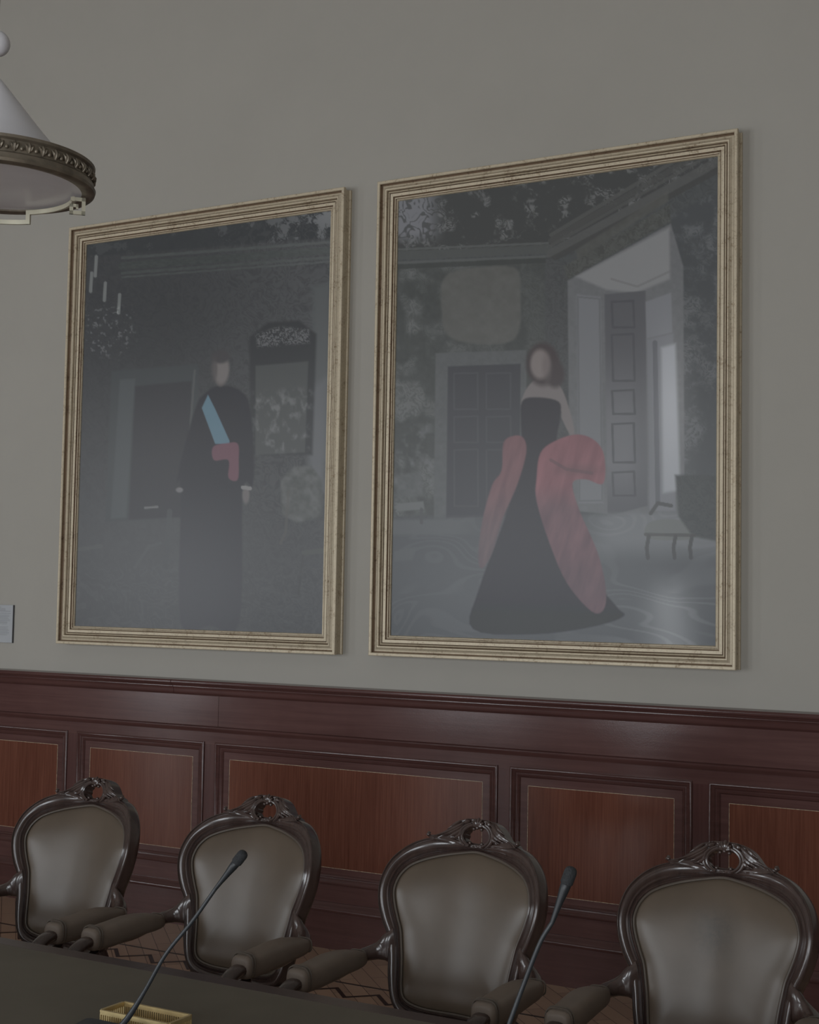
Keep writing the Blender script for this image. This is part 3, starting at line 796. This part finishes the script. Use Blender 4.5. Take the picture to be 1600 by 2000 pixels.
        pad = MB().loft(rings).build('arm_pad', M['leather_arm'], r, True, 80)
        for y, s in ((-.412, .955), (-.402, .985), (-.108, .76)):
            ring = []
            for k_ in range(24):
                a = 2 * PI * k_ / 24; c_, s_ = math.cos(a), math.sin(a)
                ring.append((sg * .290 + .038 * s * math.copysign(abs(c_) ** .55, c_), y, .690 + float(np.interp(-y, [.09, .25, .40], [.027, .033, .036])) * s * math.copysign(abs(s_) ** .7, s_)))
            MB().tube(ring, .0022, 6, loop=True).build('welt', M['leather_trim'], pad)
    return r
def children(o):
    return [c for c in bpy.data.objects if c.parent == o]
def copy_tree(o, parent=None):
    c = o.copy(); COL.objects.link(c)
    if parent: c.parent = parent
    for ch in children(o):
        copy_tree(ch, c)
    return c
chair0 = chair_proto()
spots = [(-3.473, 3.821, .005, 'leftmost carved armchair with brown leather back, below the picture with the blue scarf'),
         (-2.734, 3.819, -.022, 'carved brown leather armchair whose back is crossed by the left gooseneck microphone'),
         (-1.939, 3.770, -.021, 'carved brown leather armchair just left of the right gooseneck microphone'),
         (-1.196, 3.812, .045, 'rightmost carved armchair with scuffed brown leather back')]
trees = [chair0] + [copy_tree(chair0) for _ in spots[1:]]
for o, (x, y, rz, lab) in zip(trees, spots):
    o.location = (x, y, 0); o.rotation_euler = (0, 0, rz)
    tag(o, lab, 'armchair', 'carved armchairs along the table')

# the rightmost chair's back is scuffed
k = NT('scuffed_brown_leather')
v = k.coords(); f = k.noise(v, 9)
c0 = k.ramp(f, [(.25, (0.090, 0.067, 0.048)), (.75, (0.110, 0.081, 0.058))])
mp = k.n('ShaderNodeMapping'); mp.inputs['Location'].default_value = (0.1, .0, -8.6); mp.inputs['Scale'].default_value = (12, 0, 10)
k.l(v, mp.inputs['Vector'])
gr = k.n('ShaderNodeTexGradient', gradient_type='SPHERICAL'); k.l(mp.outputs['Vector'], gr.inputs['Vector'])
f2 = k.noise(v, 70, 5, .7)
mm = k.n('ShaderNodeMath', operation='MULTIPLY'); k.l(gr.outputs['Fac'], mm.inputs[0]); k.l(f2, mm.inputs[1])
mx = k.n('ShaderNodeMix', data_type='RGBA'); k.l(mm.outputs[0], mx.inputs[0]); k.l(c0, mx.inputs[6]); mx.inputs[7].default_value = (.02, .016, .013, 1)
k.l(mx.outputs[2], k.b.inputs['Base Color']); k.set(Roughness=.36); k.b.inputs['Specular IOR Level'].default_value = .46
for ch in children(trees[3]):
    if ch.name.startswith('back_pad'):
        ch.data = ch.data.copy(); ch.data.materials[0] = k.m

# ------------------------------------------------------------------ table
tb = empty('conference_table', (-3.0, 2.25, 0)); tag(tb, 'long dark table with brown leather top and wooden border', 'table')
TX0, TX1, TY0, TY1 = -4.2, 3.4, -.8, .80
b = MB()
lp = .055
for (a, c, d, e) in ((TX0, TX1, TY1 - lp, TY1), (TX0, TX1, TY0, TY0 + lp), (TX0, TX0 + lp, TY0 + lp, TY1 - lp), (TX1 - lp, TX1, TY0 + lp, TY1 - lp)):
    if e - d < .1 and c - a > 1:
        cuts = [a, -2.2, .505, c]
    else:
        cuts = [a, c]
    for p, q in zip(cuts[:-1], cuts[1:]):
        b.box((p + .0005, d, .715), (q - .0005, e, .76))
b.box((TX0 + .05, TY0 + .05, .69), (TX1 - .05, TY1 - .05, .74))
b.build('table_frame', M['tablewood'], tb, False)
MB().box((TX0 + lp, TY0 + lp, .738), (TX1 - lp, TY1 - lp, .7595)).build('leather_top', M['tableleather'], tb, False)
b = MB()
for (a, c, d, e) in ((TX0 + .15, TX1 - .15, TY1 - .2, TY1 - .17), (TX0 + .15, TX1 - .15, TY0 + .17, TY0 + .2), (TX0 + .15, TX0 + .18, TY0 + .2, TY1 - .2), (TX1 - .18, TX1 - .15, TY0 + .2, TY1 - .2)):
    b.box((a, d, .59), (c, e, .69))
b.build('apron', M['tablewood'], tb, False)
for x in (TX0 + .25, -.4, TX1 - .25):
    for y in (TY0 + .28, TY1 - .28):
        MB().lathe([(.05, 0), (.055, .03), (.03, .07), (.045, .14), (.06, .3), (.065, .42), (.04, .5), (.055, .55), (.06, .69)], (x, y, 0), 20).build('leg', M['tablewood'], tb)

# ------------------------------------------------------------------ microphones
def microphone(base, pts, head_dir, label):
    bx, by = base
    r = empty('gooseneck_microphone', (bx, by, .7595)); tag(r, label, 'microphone', 'gooseneck microphones on the table')
    o = Vector((bx, by, .7595))
    # console body: low wedge with rounded corners
    def rr(w, d, z, tz=0):
        P = []
        for cx, cy, a0 in ((w, d, 0), (-w, d, 90), (-w, -d, 180), (w, -d, 270)):
            for q in range(5):
                a = math.radians(a0 + 22.5 * q); P.append((cx + .012 * math.cos(a), cy + .012 * math.sin(a), z + tz * (cy / d)))
        return P
    MB().loft([rr(.085, .05, 0), rr(.088, .053, .004), rr(.088, .053, .020, .006), rr(.083, .048, .026, .006)]).build('console', M['black'], r)
    b = MB()
    for i in range(3):
        b.box((-.06 + i * .03, -.045, .022), (-.04 + i * .03, -.03, .0262))
    b.build('button', M['gunmetal'], r, False)
    P = spline([Vector(p) - o for p in pts], 8)
    MB().lathe([(.011, 0), (.011, .012), (.008, .02)], tuple(P[0] - np.array((0, 0, .012))), 16).build('socket', M['black'], r)
    n = len(P); rad = np.interp(np.linspace(0, 1, n), [0, .25, .4, 1], [.0072, .0066, .0045, .0042])
    MB().tube(P, list(rad), 12).build('gooseneck', M['gunmetal'], r)
    d = Vector(head_dir).normalized(); q = d.to_track_quat('Z', 'Y'); e = Vector(P[-1])
    h = MB().lathe([(.0042, -.002), (.0052, .02), (.0072, .045), (.0092, .062), (.0096, .072), (.0088, .0735)], n=20)
    h.v = [tuple(q @ Vector(v) + e) for v in h.v]; h.build('capsule', M['black'], r)
    h = MB().lathe([(.0092, .072), (.0112, .074), (.0118, .077), (.0112, .0785), (.0119, .081), (.0113, .083), (.0119, .0855), (.0114, .088), (.0118, .0905), (.0116, .096), (.0100, .1012), (.0065, .1045), (.001, .106)], n=20)
    h.v = [tuple(q @ Vector(v) + e) for v in h.v]; h.build('windscreen', M['black_foam'], r)
    return r
microphone((-2.14, 2.455), [(-2.128, 2.470, .782), (-2.092, 2.477, .820), (-2.052, 2.487, .885), (-2.008, 2.50, .966), (-1.955, 2.52, 1.038), (-1.905, 2.535, 1.112)], (.075, .02, .098), 'black gooseneck microphone beside the gold tray, on the left')
microphone((-1.21, 2.36), [(-1.19, 2.375, .785), (-1.175, 2.378, .84), (-1.155, 2.383, .91), (-1.131, 2.39, .984), (-1.108, 2.395, 1.05), (-1.078, 2.40, 1.13), (-1.056, 2.405, 1.17)], (.033, .012, .1), 'black gooseneck microphone in front of the right-hand chairs, on the right')

# ------------------------------------------------------------------ gold gallery tray
ty = empty('gold_tray', (-2.142, 2.600, .7595)); tag(ty, 'small rectangular gold tray with pierced sides on the table', 'tray')
hw, hd, hh = .098, .040, .038
MB().box((-hw, -hd, 0), (hw, hd, .004)).build('tray_floor', M['brass'], ty, False)
b = MB()
def wall_run(p, q):
    p, q = Vector(p), Vector(q); L = (q - p).length; n = int(L / .0062)
    for i in (range(n + 1) if abs(q.x - p.x) > .01 else range(1, n)):
        c = p.lerp(q, i / n)
        b.box((c.x - .0015, c.y - .0015, .004), (c.x + .0015, c.y + .0015, .030))
    d = (q - p).normalized()
    if abs(q.x - p.x) < .01: p, q = p + d * .0036, q - d * .0036
    for z0, z1, w in ((.003, .010, .0022), (.0275, .033, .0024), (.033, hh, .0034)):
        s_ = Vector((-d.y, d.x, 0)) * w
        lo_, hi_ = p - s_, q + s_
        b.box((min(lo_.x, hi_.x), min(lo_.y, hi_.y), z0), (max(lo_.x, hi_.x), max(lo_.y, hi_.y), z1))
wall_run((-hw, hd, 0), (hw, hd, 0)); wall_run((-hw, -hd, 0), (hw, -hd, 0)); wall_run((-hw, -hd, 0), (-hw, hd, 0)); wall_run((hw, -hd, 0), (hw, hd, 0))
b.build('pierced_gallery', M['brass'], ty, False)

# ------------------------------------------------------------------ pendant lamp
LX, LYy, LZ = -2.299, 2.1985, 2.614
LR = .219
lm = empty('pendant_lamp', (LX, LYy, LZ)); tag(lm, 'hanging lamp with white conical shade and leafy bronze rim', 'lamp')
b = MB(); prof_r = [(LR - .030, .0), (LR - .012, -.003), (LR - .002, .0), (LR, .006), (LR - .004, .012), (LR - .004, .018), (LR - .008, .022), (LR - .008, .046), (LR - .003, .05), (LR - .002, .056), (LR - .010, .058), (LR - .022, .054), (LR - .026, .03)]
rings = [[(r_ * math.cos(2*PI*i/96), r_ * math.sin(2*PI*i/96), z) for r_, z in prof_r] for i in range(96)]
b.loft(rings, loop=True); rim = b.build('rim', M['bronze'], lm)
b = MB()
NL = 44
for i in range(NL):
    a = 2 * PI * i / NL
    for da, z0, z1, w in ((0, .024, .045, .0042), (-.035, .026, .042, .003), (.035, .026, .042, .003)):
        pts = [((LR - .007 + .004 * math.sin(PI * t)) * math.cos(a + da * (.3 + .9 * t)), (LR - .007 + .004 * math.sin(PI * t)) * math.sin(a + da * (.3 + .9 * t)), z0 + (z1 - z0) * t) for t in (0, .3, .6, 1)]
        b.tube(pts, [w * .6, w, w, w * .4], 6)
    b.ball(((LR - .006) * math.cos(a + PI / NL), (LR - .006) * math.sin(a + PI / NL), .030), .0045, 5)
b.build('leaf_ornament', M['bronze'], rim)
MB().lathe([(LR - .024, .050), (.165, .062), (.150, .072), (.10, .130), (.05, .192), (.014, .236), (.010, .240), (.010, .236), (.046, .190), (.097, .127), (.146, .069), (LR - .027, .048)], n=64).build('shade', M['glass'], lm)
MB().lathe([(LR - .016, .004), (LR - .04, .012), (.10, .020), (.02, .024), (.02, .027), (.10, .023), (LR - .04, .015), (LR - .016, .008)], n=64).build('diffuser', M['glass'], lm)
# Greek-key band of pale brass, standing on edge under the diffuser
b = MB(); KR = .172
def strip(th0, th1, z0, z1):
    n = max(2, int(abs(th1 - th0) / .05)); rings = []
    for i in range(n + 1):
        t = th0 + (th1 - th0) * i / n
        rings.append([(rr_ * math.cos(t), rr_ * math.sin(t), z) for rr_, z in ((KR - .003, z0), (KR + .003, z0), (KR + .003, z1), (KR - .003, z1))])
    b.loft(rings)
w_ = .010; dth = w_ / KR
def hrun(ta, tb_, z): strip(ta, tb_, z - w_ / 2, z + w_ / 2)
def vrun(t, za, zb): strip(t - dth / 2, t + dth / 2, min(za, zb) - w_ / 2, max(za, zb) + w_ / 2)
for kq in range(1):
    A = math.radians(46 + 90 * kq)
    # square key standing on a radial line
    er, et = Vector((math.cos(A), math.sin(A), 0)), Vector((-math.sin(A), math.cos(A), 0))
    def bar(r0, r1, z0, z1):
        v = [er * r_ + et * t_ + Vector((0, 0, z_)) for r_, z_ in ((r0, z0), (r1, z0), (r1, z1), (r0, z1)) for t_ in (-.0025, .0025)]
        b.add(v, [(0, 2, 4, 6), (1, 7, 5, 3), (0, 1, 3, 2), (2, 3, 5, 4), (4, 5, 7, 6), (6, 7, 1, 0)])
    bar(.166, .198, -.012, -.004); bar(.190, .198, -.042, -.004); bar(.164, .198, -.042, -.034); bar(.164, .172, -.042, -.019); bar(.164, .183, -.026, -.019); bar(.178, .183, -.030, -.019)
    # long run, step down, low run
    hrun(A - math.radians(1), A + math.radians(62), -.008); vrun(A + math.radians(62), -.008, -.030); hrun(A + math.radians(62), A + math.radians(112), -.030); vrun(A + math.radians(112), -.030, -.008); hrun(A + math.radians(112), A + math.radians(180), -.008); vrun(A + math.radians(180), -.008, .006)
b.build('key_band', M['brasspale'], lm, True, 30)
MB().lathe([(.010, .236), (.006, .244), (.0045, .26), (.0045, .29)], n=16).build('stem', M['bronze'], lm)
MB().ball((0, 0, .318), .028, 12).build('ball_finial', M['glass'], lm)
MB().lathe([(.0035, .344), (.0035, CEIL - LZ - .05), (.05, CEIL - LZ - .03), (.06, CEIL - LZ)], n=16).build('rod', M['bronze'], lm)
